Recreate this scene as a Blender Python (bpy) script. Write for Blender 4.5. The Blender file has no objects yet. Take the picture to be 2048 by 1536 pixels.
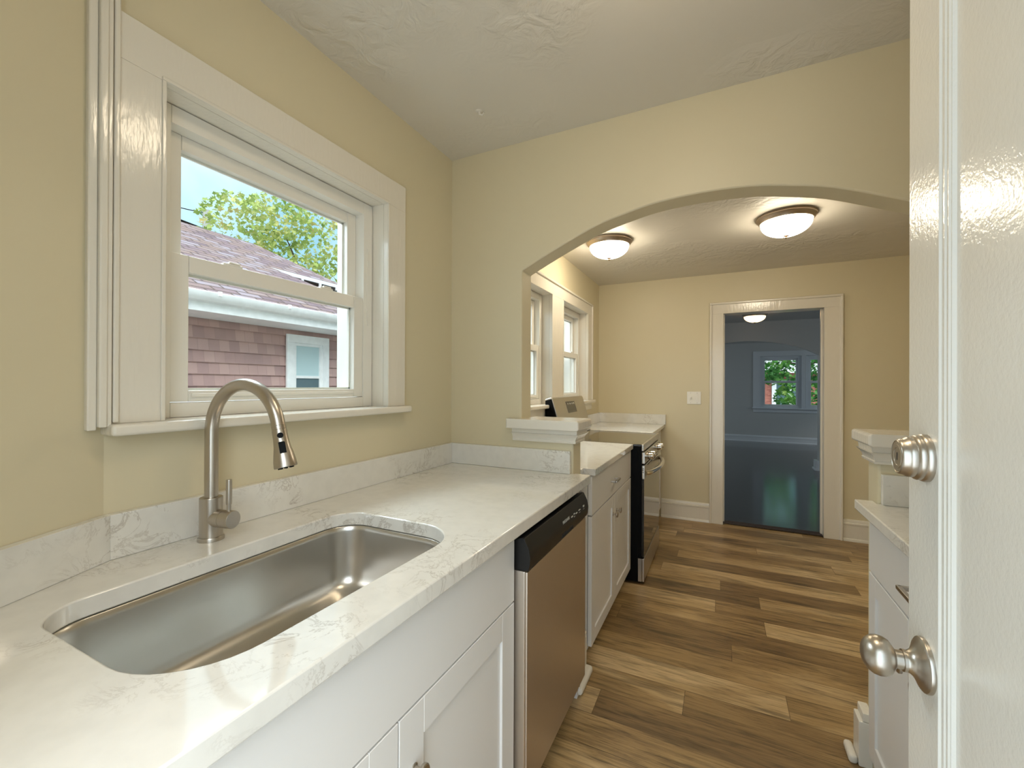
import bpy, bmesh, math, random
from mathutils import Vector, Matrix
random.seed(7)
S = bpy.context.scene
COL = S.collection
PI = math.pi

# ------------------------------------------------------------------ camera
cam_d = bpy.data.cameras.new('camera'); cam = bpy.data.objects.new('camera', cam_d); COL.objects.link(cam)
cam_d.sensor_fit = 'HORIZONTAL'; cam_d.sensor_width = 36.0; cam_d.lens = 36.0*859.826/2048
cam_d.clip_start = 0.01; cam_d.clip_end = 200
yaw, pitch, roll = 0.45333692, 0.00205045, -0.00388936
fwd = Vector((-math.sin(yaw)*math.cos(pitch), math.cos(yaw)*math.cos(pitch), math.sin(pitch)))
rgt = Vector((math.cos(yaw), math.sin(yaw), 0)); dwn = fwd.cross(rgt)
r2 = rgt*math.cos(roll)+dwn*math.sin(roll); d2 = -rgt*math.sin(roll)+dwn*math.cos(roll)
Mc = Matrix((r2, -d2, -fwd)).transposed().to_4x4(); Mc.translation = (0, 0, 1.30)
cam.matrix_world = Mc
S.camera = cam
S.view_settings.view_transform = 'Standard'; S.view_settings.look = 'None'
S.view_settings.gamma = 1.0; S.view_settings.use_curve_mapping = False
S.view_settings.exposure = 0.70
S.cycles.use_denoising = True
S.cycles.max_bounces = 8; S.cycles.diffuse_bounces = 5; S.cycles.glossy_bounces = 4; S.cycles.use_adaptive_sampling = True; S.cycles.adaptive_threshold = .06
S.cycles.transparent_max_bounces = 12; S.cycles.sample_clamp_indirect = 6

# ------------------------------------------------------------------ world
LAMP = 24.0          # near and kitchen lamp shades
LAMP_NEAR = 12.5       # lamp over the sink end
LAMP_FAR = 2.2       # dining room lamp shade
W = bpy.data.worlds.new('sky'); S.world = W; W.use_nodes = True
nt = W.node_tree; nt.nodes.clear()
out = nt.nodes.new('ShaderNodeOutputWorld'); bg = nt.nodes.new('ShaderNodeBackground'); bg.inputs[1].default_value = 1.2
tc = nt.nodes.new('ShaderNodeTexCoord'); no = nt.nodes.new('ShaderNodeTexNoise'); no.inputs['Scale'].default_value = 2.2
no.inputs['Detail'].default_value = 5; no.inputs['Distortion'].default_value = .4
rp = nt.nodes.new('ShaderNodeValToRGB'); e = rp.color_ramp.elements
e[0].position = .38; e[0].color = (.22, .43, .55, 1); e[1].position = .62; e[1].color = (.66, .79, .84, 1)
nt.links.new(tc.outputs['Generated'], no.inputs['Vector']); nt.links.new(no.outputs['Fac'], rp.inputs['Fac'])
nt.links.new(rp.outputs['Color'], bg.inputs['Color']); nt.links.new(bg.outputs[0], out.inputs[0])

def area(name, loc, rot, sx, sy, power, col, spread=180):
    d = bpy.data.lights.new(name, 'AREA'); d.spread = math.radians(spread); d.shape = 'RECTANGLE'; d.size = sx; d.size_y = sy; d.energy = power; d.color = col
    o = bpy.data.objects.new(name, d); COL.objects.link(o); o.location = loc; o.rotation_euler = rot
    return o
# added area light for assumed daylight from the open back doorway behind the camera
area('doorway_fill_light', (-.125, -.27, 1.05), (PI/2, 0, 0), .70, 1.95, 6.0, (.76, .87, 1.0))
# added fill lamps at unseen side openings, to brighten rooms beyond the far doorway
for xx, yy, rz, w in ((-2.25, 6.25, -PI/2, 1.9), (-2.25, 9.7, -PI/2, 1.8), (4.45, 6.3, PI/2, 2.2), (4.45, 9.8, PI/2, 2.0)): area('side_fill_light', (xx, yy, 1.4), (PI/2, 0, rz), w, 1.2, 6.5, (.88, .94, 1.0))
# added fill lights outside the sink and kitchen windows, to brighten counters and cabinets
area('window_fill_light', (-1.95, .95, 2.45), (0, math.radians(-52), 0), .7, 1.1, 19, (.78, .90, 1.0), 140)
area('window_fill_light', (-1.85, 2.65, 2.15), (0, math.radians(-62), 0), .8, .9, 9, (.80, .91, 1.0), 110)
area('window_fill_light', (-1.85, 3.65, 2.15), (0, math.radians(-62), 0), .8, .8, 7, (.80, .91, 1.0), 95)
sun_d = bpy.data.lights.new('sun', 'SUN'); sun_d.energy = 3.0; sun_d.angle = math.radians(60); sun_d.color = (1, .97, .92)
sun = bpy.data.objects.new('sun', sun_d); COL.objects.link(sun); sun.rotation_euler = (math.radians(25), math.radians(30), 0)

# ------------------------------------------------------------------ materials
def newmat(name):
    m = bpy.data.materials.new(name); m.use_nodes = True
    return m, m.node_tree, m.node_tree.nodes['Principled BSDF']
def N(t, typ, **k):
    n = t.nodes.new(typ)
    for a, v in k.items():
        if a in n.inputs: n.inputs[a].default_value = v
        else: setattr(n, a, v)
    return n
def coords(t, scale=(1, 1, 1)):
    a = N(t, 'ShaderNodeTexCoord'); b = N(t, 'ShaderNodeMapping'); b.inputs['Scale'].default_value = scale
    t.links.new(a.outputs['Object'], b.inputs['Vector']); return b.outputs[0]
def ramp(t, src, stops):
    r = N(t, 'ShaderNodeValToRGB'); el = r.color_ramp.elements
    while len(el) < len(stops): el.new(.5)
    for q, (p, c) in zip(el, stops): q.position = p; q.color = (*c, 1) if len(c) == 3 else c
    t.links.new(src, r.inputs['Fac']); return r.outputs['Color']
def bump(t, b, height, strength, dist=.002, prev=None):
    n = N(t, 'ShaderNodeBump'); n.inputs['Strength'].default_value = strength; n.inputs['Distance'].default_value = dist
    t.links.new(height, n.inputs['Height'])
    if prev: t.links.new(prev, n.inputs['Normal'])
    t.links.new(n.outputs[0], b.inputs['Normal']); return n.outputs[0]
def pmat(name, col, rough=.5, metal=0, nscale=None, nstr=.1, stretch=(1, 1, 1), var=0, coat=0, dist=.002, spec=None):
    m, t, b = newmat(name)
    b.inputs['Base Color'].default_value = (*col, 1); b.inputs['Roughness'].default_value = rough; b.inputs['Metallic'].default_value = metal
    if spec is not None: b.inputs['Specular IOR Level'].default_value = spec
    if coat: b.inputs['Coat Weight'].default_value = coat; b.inputs['Coat Roughness'].default_value = .05
    if nscale:
        n = N(t, 'ShaderNodeTexNoise', Scale=nscale, Detail=4.0); t.links.new(coords(t, stretch), n.inputs['Vector'])
        bump(t, b, n.outputs['Fac'], nstr, dist)
        if var:
            c = ramp(t, n.outputs['Fac'], [(.3, tuple(x*(1-var) for x in col)), (.7, tuple(min(1, x*(1+var)) for x in col))])
            t.links.new(c, b.inputs['Base Color'])
    return m
M = {}
M['wall'] = pmat('cream_wall_paint', (.675, .605, .425), .45, nscale=90, nstr=.10, dist=.001)
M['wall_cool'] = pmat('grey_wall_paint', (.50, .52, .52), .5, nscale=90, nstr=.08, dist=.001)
M['trim'] = pmat('white_gloss_trim_paint', (.77, .725, .635), .15, nscale=70, nstr=.9, stretch=(1, 1, .22), dist=.0015)
M['trimcool'] = pmat('white_trim_paint_shade_tint', (.62, .66, .70), .3)  # white trim again, the dim room's cool shade mixed into its colour
M['doorpaint'] = pmat('white_door_enamel', (.76, .735, .67), .16, nscale=170, nstr=1.0, dist=.00045)
M['ceiling'] = None
M['cab'] = pmat('white_cabinet_lacquer', (.74, .725, .70), .33)
M['vinyl'] = pmat('white_vinyl_window', (.80, .77, .70), .32)
M['black'] = pmat('black_enamel', (.003, .003, .003), .5, spec=.1)
M['blackgloss'] = pmat('black_glass', (.012, .012, .013), .04, coat=.5)
M['blackplastic'] = pmat('black_control_plastic', (.012, .011, .010), .35, spec=.3)
M['rubber'] = pmat('dark_gap', (.01, .01, .01), .8)
M['label'] = pmat('pale_printed_marks', (.55, .55, .52), .5)
M['plate'] = pmat('switch_plate_plastic', (.83, .80, .72), .3)
M['nickel'] = pmat('satin_nickel', (.50, .455, .395), .31, 1, nscale=300, nstr=.03)
M['bronzerim'] = pmat('brushed_bronze_nickel', (.46, .38, .30), .35, 1)
M['bronze'] = pmat('brushed_bronze', (.30, .22, .15), .45, 1)
M['chrome'] = pmat('polished_knob_metal', (.72, .68, .62), .14, 1)
M['gutter'] = pmat('white_outdoor_paint', (.84, .86, .88), .5, nscale=14, nstr=.1, var=.06)
M['bluewhite'] = pmat('pale_clapboard_paint', (.50, .60, .65), .6)
M['bark'] = pmat('tree_bark', (.10, .075, .055), .9, nscale=20, nstr=.8, dist=.02, var=.4)
M['darkwood'] = pmat('dark_brown_wood', (.05, .035, .03), .7)
M['pole'] = pmat('weathered_pole_wood', (.42, .42, .42), .8, nscale=8, nstr=.3)
M['terracotta'] = pmat('red_planter_clay', (.42, .09, .07), .6)
M['grass'] = pmat('gravel_yard', (.33, .33, .30), .95, nscale=9, nstr=.6, var=.4, dist=.02)
M['asphalt'] = pmat('pale_street_asphalt', (.45, .46, .47), .9, nscale=40, nstr=.3)
M['glassdark'] = pmat('house_window_pane', (.10, .16, .19), .08)
M['blind'] = pmat('pale_window_blind', (.50, .66, .70), .5)
M['curtain'] = pmat('white_curtain', (.7, .8, .85), .8)

# ceiling plaster: patchy trowel marks
m, t, b = newmat('ceiling_plaster'); M['ceiling'] = m
b.inputs['Base Color'].default_value = (.70, .665, .595, 1); b.inputs['Roughness'].default_value = .5
v = coords(t)
n1 = N(t, 'ShaderNodeTexNoise', Scale=14.0, Detail=6.0, Distortion=1.2); t.links.new(v, n1.inputs['Vector'])
n2 = N(t, 'ShaderNodeTexNoise', Scale=1.7, Detail=2.0); t.links.new(v, n2.inputs['Vector'])
k = ramp(t, n2.outputs['Fac'], [(.46, (.06, .06, .06)), (.64, (1, 1, 1))])
mu = N(t, 'ShaderNodeMath', operation='MULTIPLY'); t.links.new(n1.outputs['Fac'], mu.inputs[0]); t.links.new(k, mu.inputs[1])
bp = bump(t, b, mu.outputs[0], .85, .014)
n3 = N(t, 'ShaderNodeTexNoise', Scale=120.0, Detail=2.0); t.links.new(v, n3.inputs['Vector'])
bump(t, b, n3.outputs['Fac'], .12, .001, bp)

# quartz worktop with fine grey brown veins
def quartz(name, base, vein):
    m, t, b = newmat(name); b.inputs['Roughness'].default_value = .07; b.inputs['Specular IOR Level'].default_value = 1.0
    v = coords(t)
    n = N(t, 'ShaderNodeTexNoise', Scale=13.0, Detail=10.0, Roughness=.68, Distortion=.8); t.links.new(v, n.inputs['Vector'])
    line = ramp(t, n.outputs['Fac'], [(.478, (0, 0, 0)), (.5, (1, 1, 1)), (.522, (0, 0, 0))])
    k = N(t, 'ShaderNodeTexNoise', Scale=3.6, Detail=4.0, Distortion=.6); t.links.new(v, k.inputs['Vector'])
    mask = ramp(t, k.outputs['Fac'], [(.47, (0, 0, 0)), (.62, (1, 1, 1))])
    mu = N(t, 'ShaderNodeMath', operation='MULTIPLY'); t.links.new(line, mu.inputs[0]); t.links.new(mask, mu.inputs[1])
    m3 = N(t, 'ShaderNodeMath', operation='MULTIPLY'); t.links.new(mu.outputs[0], m3.inputs[0]); m3.inputs[1].default_value = .55
    cl = N(t, 'ShaderNodeTexNoise', Scale=28.0, Detail=4.0); t.links.new(v, cl.inputs['Vector'])
    c0 = ramp(t, cl.outputs['Fac'], [(.3, tuple(x*.94 for x in base)), (.65, base)])
    mx = N(t, 'ShaderNodeMix', data_type='RGBA'); t.links.new(m3.outputs[0], mx.inputs['Factor'])
    t.links.new(c0, mx.inputs[6]); mx.inputs[7].default_value = (*vein, 1)
    t.links.new(mx.outputs[2], b.inputs['Base Color']); return m
M['quartz'] = quartz('veined_quartz', (.765, .745, .69), (.26, .20, .14))

# brushed stainless
def steel(name, col, rough, stretch, an=.08):
    m, t, b = newmat(name); b.inputs['Metallic'].default_value = 1; b.inputs['Base Color'].default_value = (*col, 1)
    n = N(t, 'ShaderNodeTexNoise', Scale=60.0, Detail=2.0); t.links.new(coords(t, stretch), n.inputs['Vector'])
    r = ramp(t, n.outputs['Fac'], [(.3, (rough*.92,)*3), (.7, (rough*1.08,)*3)]); t.links.new(r, b.inputs['Roughness'])
    bump(t, b, n.outputs['Fac'], an, .00012); return m
M['steel'] = steel('brushed_stainless', (.60, .565, .51), .30, (1, 1, 14))
M['steeldoor'] = steel('brushed_stainless_dishwasher', (.62, .55, .47), .42, (1, 12, 1))
M['sink'] = pmat('sink_stainless', (.62, .60, .56), .30, 1)

# vinyl planks running across the room
def planks(name, tones, row, length, rough, grain_dark, coat=0):
    m, t, b = newmat(name)
    v0 = coords(t); s0 = N(t, 'ShaderNodeSeparateXYZ'); t.links.new(v0, s0.inputs[0])
    dv = N(t, 'ShaderNodeMath', operation='DIVIDE'); t.links.new(s0.outputs['Y'], dv.inputs[0]); dv.inputs[1].default_value = row
    fl = N(t, 'ShaderNodeMath', operation='FLOOR'); t.links.new(dv.outputs[0], fl.inputs[0])
    wn = N(t, 'ShaderNodeTexWhiteNoise', noise_dimensions='1D'); t.links.new(fl.outputs[0], wn.inputs['W'])
    xs = N(t, 'ShaderNodeMath', operation='MULTIPLY_ADD'); t.links.new(wn.outputs['Value'], xs.inputs[0]); xs.inputs[1].default_value = length; t.links.new(s0.outputs['X'], xs.inputs[2])
    cv = N(t, 'ShaderNodeCombineXYZ'); t.links.new(xs.outputs[0], cv.inputs['X']); t.links.new(s0.outputs['Y'], cv.inputs['Y']); v = cv.outputs[0]
    br = N(t, 'ShaderNodeTexBrick', Scale=1.0); br.offset = 0.0; br.inputs['Color1'].default_value = (0, 0, 0, 1); br.inputs['Color2'].default_value = (1, 1, 1, 1)
    br.inputs['Mortar'].default_value = (.5, .5, .5, 1); br.inputs['Mortar Size'].default_value = .0012; br.inputs['Mortar Smooth'].default_value = 0
    br.inputs['Brick Width'].default_value = length; br.inputs['Row Height'].default_value = row; br.inputs['Bias'].default_value = 0
    t.links.new(v, br.inputs['Vector'])
    # shift the grain per plank
    sep = N(t, 'ShaderNodeSeparateXYZ'); t.links.new(v, sep.inputs[0]); com = N(t, 'ShaderNodeCombineXYZ')
    ma = N(t, 'ShaderNodeMath', operation='MULTIPLY_ADD'); t.links.new(br.outputs['Color'], ma.inputs[0]); ma.inputs[1].default_value = 37.0; t.links.new(sep.outputs['Y'], ma.inputs[2])
    t.links.new(sep.outputs['X'], com.inputs['X']); t.links.new(ma.outputs[0], com.inputs['Y'])
    mp = N(t, 'ShaderNodeMapping'); mp.inputs['Scale'].default_value = (1.0, 12.0, 1); t.links.new(com.outputs[0], mp.inputs['Vector'])
    g = N(t, 'ShaderNodeTexNoise', Scale=3.2, Detail=8.0, Roughness=.65, Distortion=.6); t.links.new(mp.outputs[0], g.inputs['Vector'])
    mp2 = N(t, 'ShaderNodeMapping'); mp2.inputs['Scale'].default_value = (.7, 2.6, 1); t.links.new(com.outputs[0], mp2.inputs['Vector'])
    g2 = N(t, 'ShaderNodeTexNoise', Scale=2.0, Detail=3.0, Distortion=1.2); t.links.new(mp2.outputs[0], g2.inputs['Vector'])
    add = N(t, 'ShaderNodeMath', operation='MULTIPLY_ADD'); t.links.new(g2.outputs['Fac'], add.inputs[0]); add.inputs[1].default_value = .75
    sc = N(t, 'ShaderNodeMath', operation='MULTIPLY'); t.links.new(br.outputs['Color'], sc.inputs[0]); sc.inputs[1].default_value = .50; t.links.new(sc.outputs[0], add.inputs[2])
    base = ramp(t, add.outputs[0], tones)
    gr = ramp(t, g.outputs['Fac'], [(.34, (grain_dark,)*3), (.52, (1, 1, 1)), (.72, (1.0, 1.0, 1.0))])
    mx = N(t, 'ShaderNodeMix', data_type='RGBA', blend_type='MULTIPLY'); mx.inputs['Factor'].default_value = 1
    t.links.new(base, mx.inputs[6]); t.links.new(gr, mx.inputs[7])
    mp3 = N(t, 'ShaderNodeMapping'); mp3.inputs['Scale'].default_value = (2.6, 60.0, 1); t.links.new(com.outputs[0], mp3.inputs['Vector'])
    g3 = N(t, 'ShaderNodeTexNoise', Scale=2.6, Detail=6.0, Roughness=.7, Distortion=.5); t.links.new(mp3.outputs[0], g3.inputs['Vector'])
    fine = ramp(t, g3.outputs['Fac'], [(.34, (.48, .44, .40)), (.47, (.90, .89, .87)), (.60, (1, 1, 1)), (.72, (1.25, 1.25, 1.25))])
    mx0 = N(t, 'ShaderNodeMix', data_type='RGBA', blend_type='MULTIPLY'); mx0.inputs['Factor'].default_value = 1
    t.links.new(mx.outputs[2], mx0.inputs[6]); t.links.new(fine, mx0.inputs[7]); mx = mx0
    mo = ramp(t, br.outputs['Fac'], [(0, (1, 1, 1)), (1, (.45, .42, .4))])
    mx2 = N(t, 'ShaderNodeMix', data_type='RGBA', blend_type='MULTIPLY'); mx2.inputs['Factor'].default_value = 1
    t.links.new(mx.outputs[2], mx2.inputs[6]); t.links.new(mo, mx2.inputs[7]); t.links.new(mx2.outputs[2], b.inputs['Base Color'])
    b.inputs['Roughness'].default_value = rough
    if coat: b.inputs['Coat Weight'].default_value = coat; b.inputs['Coat Roughness'].default_value = .12
    bump(t, b, g.outputs['Fac'], .12, .001); return m
M['floor'] = planks('vinyl_plank_floor', [(.25, (.17, .105, .046)), (.45, (.29, .182, .078)), (.65, (.43, .285, .125)), (.88, (.66, .485, .265))], .152, 1.22, .36, .45)
M['darkfloor'] = planks('dark_glossy_hardwood', [(.2, (.016, .015, .015)), (.8, (.040, .036, .034))], .057, 1.1, .16, .6, coat=.35)

# neighbour shingles
def rows(name, row, width, cols, rough, mortar, axes, bstr=.4, msize=.006):
    m, t, b = newmat(name); a = N(t, 'ShaderNodeTexCoord'); sep = N(t, 'ShaderNodeSeparateXYZ'); t.links.new(a.outputs['Object'], sep.inputs[0])
    com = N(t, 'ShaderNodeCombineXYZ'); t.links.new(sep.outputs[axes[0]], com.inputs['X']); t.links.new(sep.outputs[axes[1]], com.inputs['Y'])
    br = N(t, 'ShaderNodeTexBrick', Scale=1.0); br.offset = .43; br.inputs['Color1'].default_value = (0, 0, 0, 1); br.inputs['Color2'].default_value = (1, 1, 1, 1)
    br.inputs['Mortar Size'].default_value = msize; br.inputs['Brick Width'].default_value = width; br.inputs['Row Height'].default_value = row
    br.inputs['Mortar'].default_value = (.5, .5, .5, 1); br.inputs['Mortar Smooth'].default_value = .1
    t.links.new(com.outputs[0], br.inputs['Vector'])
    n = N(t, 'ShaderNodeTexNoise', Scale=5.0, Detail=5.0); t.links.new(a.outputs['Object'], n.inputs['Vector'])
    ad = N(t, 'ShaderNodeMath', operation='MULTIPLY_ADD'); t.links.new(br.outputs['Color'], ad.inputs[0]); ad.inputs[1].default_value = .6
    s2 = N(t, 'ShaderNodeMath', operation='MULTIPLY'); t.links.new(n.outputs['Fac'], s2.inputs[0]); s2.inputs[1].default_value = .5; t.links.new(s2.outputs[0], ad.inputs[2])
    c = ramp(t, ad.outputs[0], cols)
    mo = ramp(t, br.outputs['Fac'], [(0, (1, 1, 1)), (1, (mortar,)*3)])
    mx = N(t, 'ShaderNodeMix', data_type='RGBA', blend_type='MULTIPLY'); mx.inputs['Factor'].default_value = 1
    t.links.new(c, mx.inputs[6]); t.links.new(mo, mx.inputs[7]); t.links.new(mx.outputs[2], b.inputs['Base Color'])
    b.inputs['Roughness'].default_value = rough; return m
M['shingle'] = rows('rose_brown_wood_shingles', .128, .11, [(.2, (.38, .25, .25)), (.5, (.45, .29, .28)), (.85, (.52, .35, .33))], .8, .8, ('Y', 'Z'), msize=.002)
M['roof'] = rows('purple_brown_roof_shingles', .105, .26, [(.15, (.15, .11, .13)), (.4, (.25, .18, .21)), (.6, (.30, .21, .19)), (.85, (.35, .30, .35))], .9, .42, ('Y', 'X'), msize=.012)
M['brick'] = rows('red_brick', .075, .22, [(.2, (.25, .08, .06)), (.8, (.42, .16, .12))], .9, 1.3, ('X', 'Z'), msize=.01)

def leafmat(name, stops):
    m, t, b = newmat(name); a = N(t, 'ShaderNodeTexCoord'); n = N(t, 'ShaderNodeTexNoise', Scale=1.6, Detail=6.0); t.links.new(a.outputs['Object'], n.inputs['Vector'])
    c = ramp(t, n.outputs['Fac'], stops); t.links.new(c, b.inputs['Base Color']); b.inputs['Roughness'].default_value = .55
    tr = N(t, 'ShaderNodeBsdfTranslucent'); t.links.new(c, tr.inputs['Color']); mx = N(t, 'ShaderNodeMixShader'); mx.inputs[0].default_value = .35
    t.links.new(b.outputs[0], mx.inputs[1]); t.links.new(tr.outputs[0], mx.inputs[2]); t.links.new(mx.outputs[0], t.nodes['Material Output'].inputs[0]); return m
M['leaf'] = leafmat('yellow_green_maple_leaves', [(.3, (.22, .34, .08)), (.48, (.45, .55, .16)), (.6, (.62, .62, .25)), (.72, (.60, .42, .16))])
M['leafgreen'] = leafmat('fresh_green_leaves', [(.3, (.03, .13, .03)), (.5, (.09, .30, .06)), (.65, (.22, .45, .08)), (.8, (.45, .40, .12))])

# clear pane: mostly transparent with a fresnel reflection
m, t, b = newmat('window_glass'); M['glass'] = m; t.nodes.remove(b)
tr = N(t, 'ShaderNodeBsdfTransparent'); tr.inputs[0].default_value = (.97, .985, .98, 1)
gl = N(t, 'ShaderNodeBsdfGlossy'); gl.inputs['Roughness'].default_value = .01
fr = N(t, 'ShaderNodeFresnel'); fr.inputs['IOR'].default_value = 1.45; mx = N(t, 'ShaderNodeMixShader')
ge = N(t, 'ShaderNodeNewGeometry'); mi = N(t, 'ShaderNodeMapRange'); mi.inputs['To Min'].default_value = 1.45; mi.inputs['To Max'].default_value = 1/1.45
t.links.new(ge.outputs['Backfacing'], mi.inputs['Value']); t.links.new(mi.outputs[0], fr.inputs['IOR'])
t.links.new(fr.outputs[0], mx.inputs[0]); t.links.new(tr.outputs[0], mx.inputs[1]); t.links.new(gl.outputs[0], mx.inputs[2])
t.links.new(mx.outputs[0], t.nodes['Material Output'].inputs[0])
def glow(name, col, strength):
    m, t, b = newmat(name); b.inputs['Base Color'].default_value = (.9, .85, .75, 1); b.inputs['Roughness'].default_value = .3
    b.inputs['Emission Color'].default_value = (*col, 1); b.inputs['Emission Strength'].default_value = strength; return m
M['lampglass'] = glow('lit_frosted_lamp_glass', (1.0, .87, .66), LAMP)
M['lampglass_near'] = glow('lit_frosted_lamp_glass_near', (1.0, .83, .59), LAMP_NEAR)
M['lampglass_far'] = glow('dim_frosted_lamp_glass', (1.0, .66, .34), LAMP_FAR)

# ------------------------------------------------------------------ builders
def tag(o, label=None, cat=None, group=None, kind=None):
    if label: o['label'] = label
    if cat: o['category'] = cat
    if group: o['group'] = group
    if kind: o['kind'] = kind
    return o
def thing(name, label, cat, loc=(0, 0, 0), rotz=0, group=None, kind=None):
    o = bpy.data.objects.new(name, None); COL.objects.link(o); o.location = loc; o.rotation_euler = (0, 0, rotz); o.empty_display_size = .05
    return tag(o, label, cat, group, kind)
class B:
    def __init__(s): s.bm = bmesh.new()
    def box(s, x0, x1, y0, y1, z0, z1, bev=0, seg=2):
        x0, x1 = sorted((x0, x1)); y0, y1 = sorted((y0, y1)); z0, z1 = sorted((z0, z1))
        t = bmesh.new(); r = bmesh.ops.create_cube(t, size=1)
        bmesh.ops.scale(t, vec=(x1-x0, y1-y0, z1-z0), verts=t.verts); bmesh.ops.translate(t, vec=((x0+x1)/2, (y0+y1)/2, (z0+z1)/2), verts=t.verts)
        if bev: bmesh.ops.bevel(t, geom=t.edges[:], offset=min(bev, (x1-x0)*.45, (y1-y0)*.45, (z1-z0)*.45), segments=seg, affect='EDGES', profile=.5)
        return s.add(t)
    def add(s, t, mat=None):
        if mat is not None: bmesh.ops.transform(t, matrix=mat, verts=t.verts)
        me = bpy.data.meshes.new('tmp'); t.to_mesh(me); t.free(); s.bm.from_mesh(me); bpy.data.meshes.remove(me); return s
    def prism(s, pts, axis, a0, a1):
        """pts 2D polygon; axis x: pts=(y,z); y: pts=(x,z); z: pts=(x,y)"""
        f = {'x': lambda p, a: (a, p[0], p[1]), 'y': lambda p, a: (p[0], a, p[1]), 'z': lambda p, a: (p[0], p[1], a)}[axis]
        t = bmesh.new(); A = [t.verts.new(f(p, a0)) for p in pts]; Bv = [t.verts.new(f(p, a1)) for p in pts]; n = len(pts)
        t.faces.new(A); t.faces.new(Bv[::-1])
        for i in range(n): t.faces.new((A[i], Bv[i], Bv[(i+1) % n], A[(i+1) % n]))
        bmesh.ops.recalc_face_normals(t, faces=t.faces); return s.add(t)
    def lathe(s, prof, mat=None, seg=40):
        """prof: list of (r, z) about local z"""
        t = bmesh.new(); rings = []
        for r, z in prof:
            if r < 1e-6: rings.append([t.verts.new((0, 0, z))])
            else: rings.append([t.verts.new((r*math.cos(2*PI*i/seg), r*math.sin(2*PI*i/seg), z)) for i in range(seg)])
        for a, b in zip(rings, rings[1:]):
            for i in range(seg):
                j = (i+1) % seg
                if len(a) == 1 and len(b) == 1: continue
                if len(a) == 1: t.faces.new((a[0], b[i], b[j]))
                elif len(b) == 1: t.faces.new((a[i], a[j], b[0]))
                else: t.faces.new((a[i], a[j], b[j], b[i]))
        bmesh.ops.recalc_face_normals(t, faces=t.faces); return s.add(t, mat)
    def tube(s, path, r, seg=16, radii=None, caps=True):
        t = bmesh.new(); P = [Vector(p) for p in path]; rings = []; up = None
        for i, p in enumerate(P):
            d = (P[min(i+1, len(P)-1)]-P[max(i-1, 0)]).normalized()
            if up is None: up = Vector((0, 0, 1)) if abs(d.z) < .9 else Vector((0, 1, 0))
            a = d.cross(up).normalized(); bq = a.cross(d).normalized(); up = bq
            rr = radii[i] if radii else r
            rings.append([t.verts.new(p+a*rr*math.cos(2*PI*k/seg)+bq*rr*math.sin(2*PI*k/seg)) for k in range(seg)])
        for a, b in zip(rings, rings[1:]):
            for i in range(seg): t.faces.new((a[i], a[(i+1) % seg], b[(i+1) % seg], b[i]))
        if caps: t.faces.new(rings[0]); t.faces.new(rings[-1][::-1])
        bmesh.ops.recalc_face_normals(t, faces=t.faces); return s.add(t)
    def loft(s, loops, cap0=True, cap1=True, mat=None):
        t = bmesh.new(); R = [[t.verts.new(p) for p in L] for L in loops]; n = len(loops[0])
        for a, b in zip(R, R[1:]):
            for i in range(n): t.faces.new((a[i], a[(i+1) % n], b[(i+1) % n], b[i]))
        if cap0: t.faces.new(R[0])
        if cap1: t.faces.new(R[-1][::-1])
        bmesh.ops.recalc_face_normals(t, faces=t.faces); return s.add(t, mat)
    def plate(s, outer, holes, z0, z1):
        t = bmesh.new()
        def loop(pts, z): 
            v = [t.verts.new((p[0], p[1], z)) for p in pts]; return v, [t.edges.new((v[i], v[(i+1) % len(v)])) for i in range(len(v))]
        tops = [loop(p, z1) for p in [outer]+holes]
        ed = [e for _, es in tops for e in es]
        bmesh.ops.triangle_fill(t, edges=ed, use_beauty=True)
        top_faces = t.faces[:]
        vm = {}
        for v, _ in tops:
            for q in v: vm[q] = t.verts.new((q.co.x, q.co.y, z0))
        for f in top_faces: t.faces.new([vm[v] for v in reversed(f.verts)])
        for v, _ in tops:
            for i in range(len(v)):
                a, b = v[i], v[(i+1) % len(v)]; t.faces.new((a, b, vm[b], vm[a]))
        bmesh.ops.recalc_face_normals(t, faces=t.faces); return s.add(t)
    def build(s, name, mat, parent=None, label=None, smooth=True, bevel=0, seg=2, local=False, ang=35):
        me = bpy.data.meshes.new(name); s.bm.to_mesh(me); s.bm.free(); me.materials.append(mat)
        if smooth:
            for p in me.polygons: p.use_smooth = True
            me.set_sharp_from_angle(angle=math.radians(ang))
        o = bpy.data.objects.new(name, me); COL.objects.link(o)
        if parent:
            o.parent = parent
            if not local:
                L = Matrix.Translation(parent.location) @ parent.rotation_euler.to_matrix().to_4x4()
                pp = parent.parent
                if pp: L = (Matrix.Translation(pp.location) @ pp.rotation_euler.to_matrix().to_4x4()) @ pp_inv(parent) @ L if parent.type != 'EMPTY' else L
                if parent.type == 'EMPTY': o.matrix_parent_inverse = L.inverted()
                else: o.matrix_parent_inverse = Matrix.Identity(4)
        if bevel:
            md = o.modifiers.new('bevel', 'BEVEL'); md.width = bevel; md.segments = seg; md.limit_method = 'ANGLE'; md.angle_limit = math.radians(40); md.harden_normals = False
        if smooth and ang < 50: wn = o.modifiers.new('weighted_normal', 'WEIGHTED_NORMAL'); wn.keep_sharp = True
        if label: o['label'] = label
        return o
def pp_inv(o): return o.matrix_parent_inverse.copy()
def struct(b, name, mat, label, cat, **k):
    o = b.build(name, mat, **k); return tag(o, label, cat, kind='structure')
def aim(loc, direction):
    d = Vector(direction).normalized(); return Matrix.Translation(Vector(loc)) @ d.to_track_quat('Z', 'Y').to_matrix().to_4x4()
def copy_tree(o, parent=None):
    c = o.copy(); COL.objects.link(c)
    if parent: c.parent = parent
    for ch in list(o.children): copy_tree(ch, c)
    return c

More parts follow.
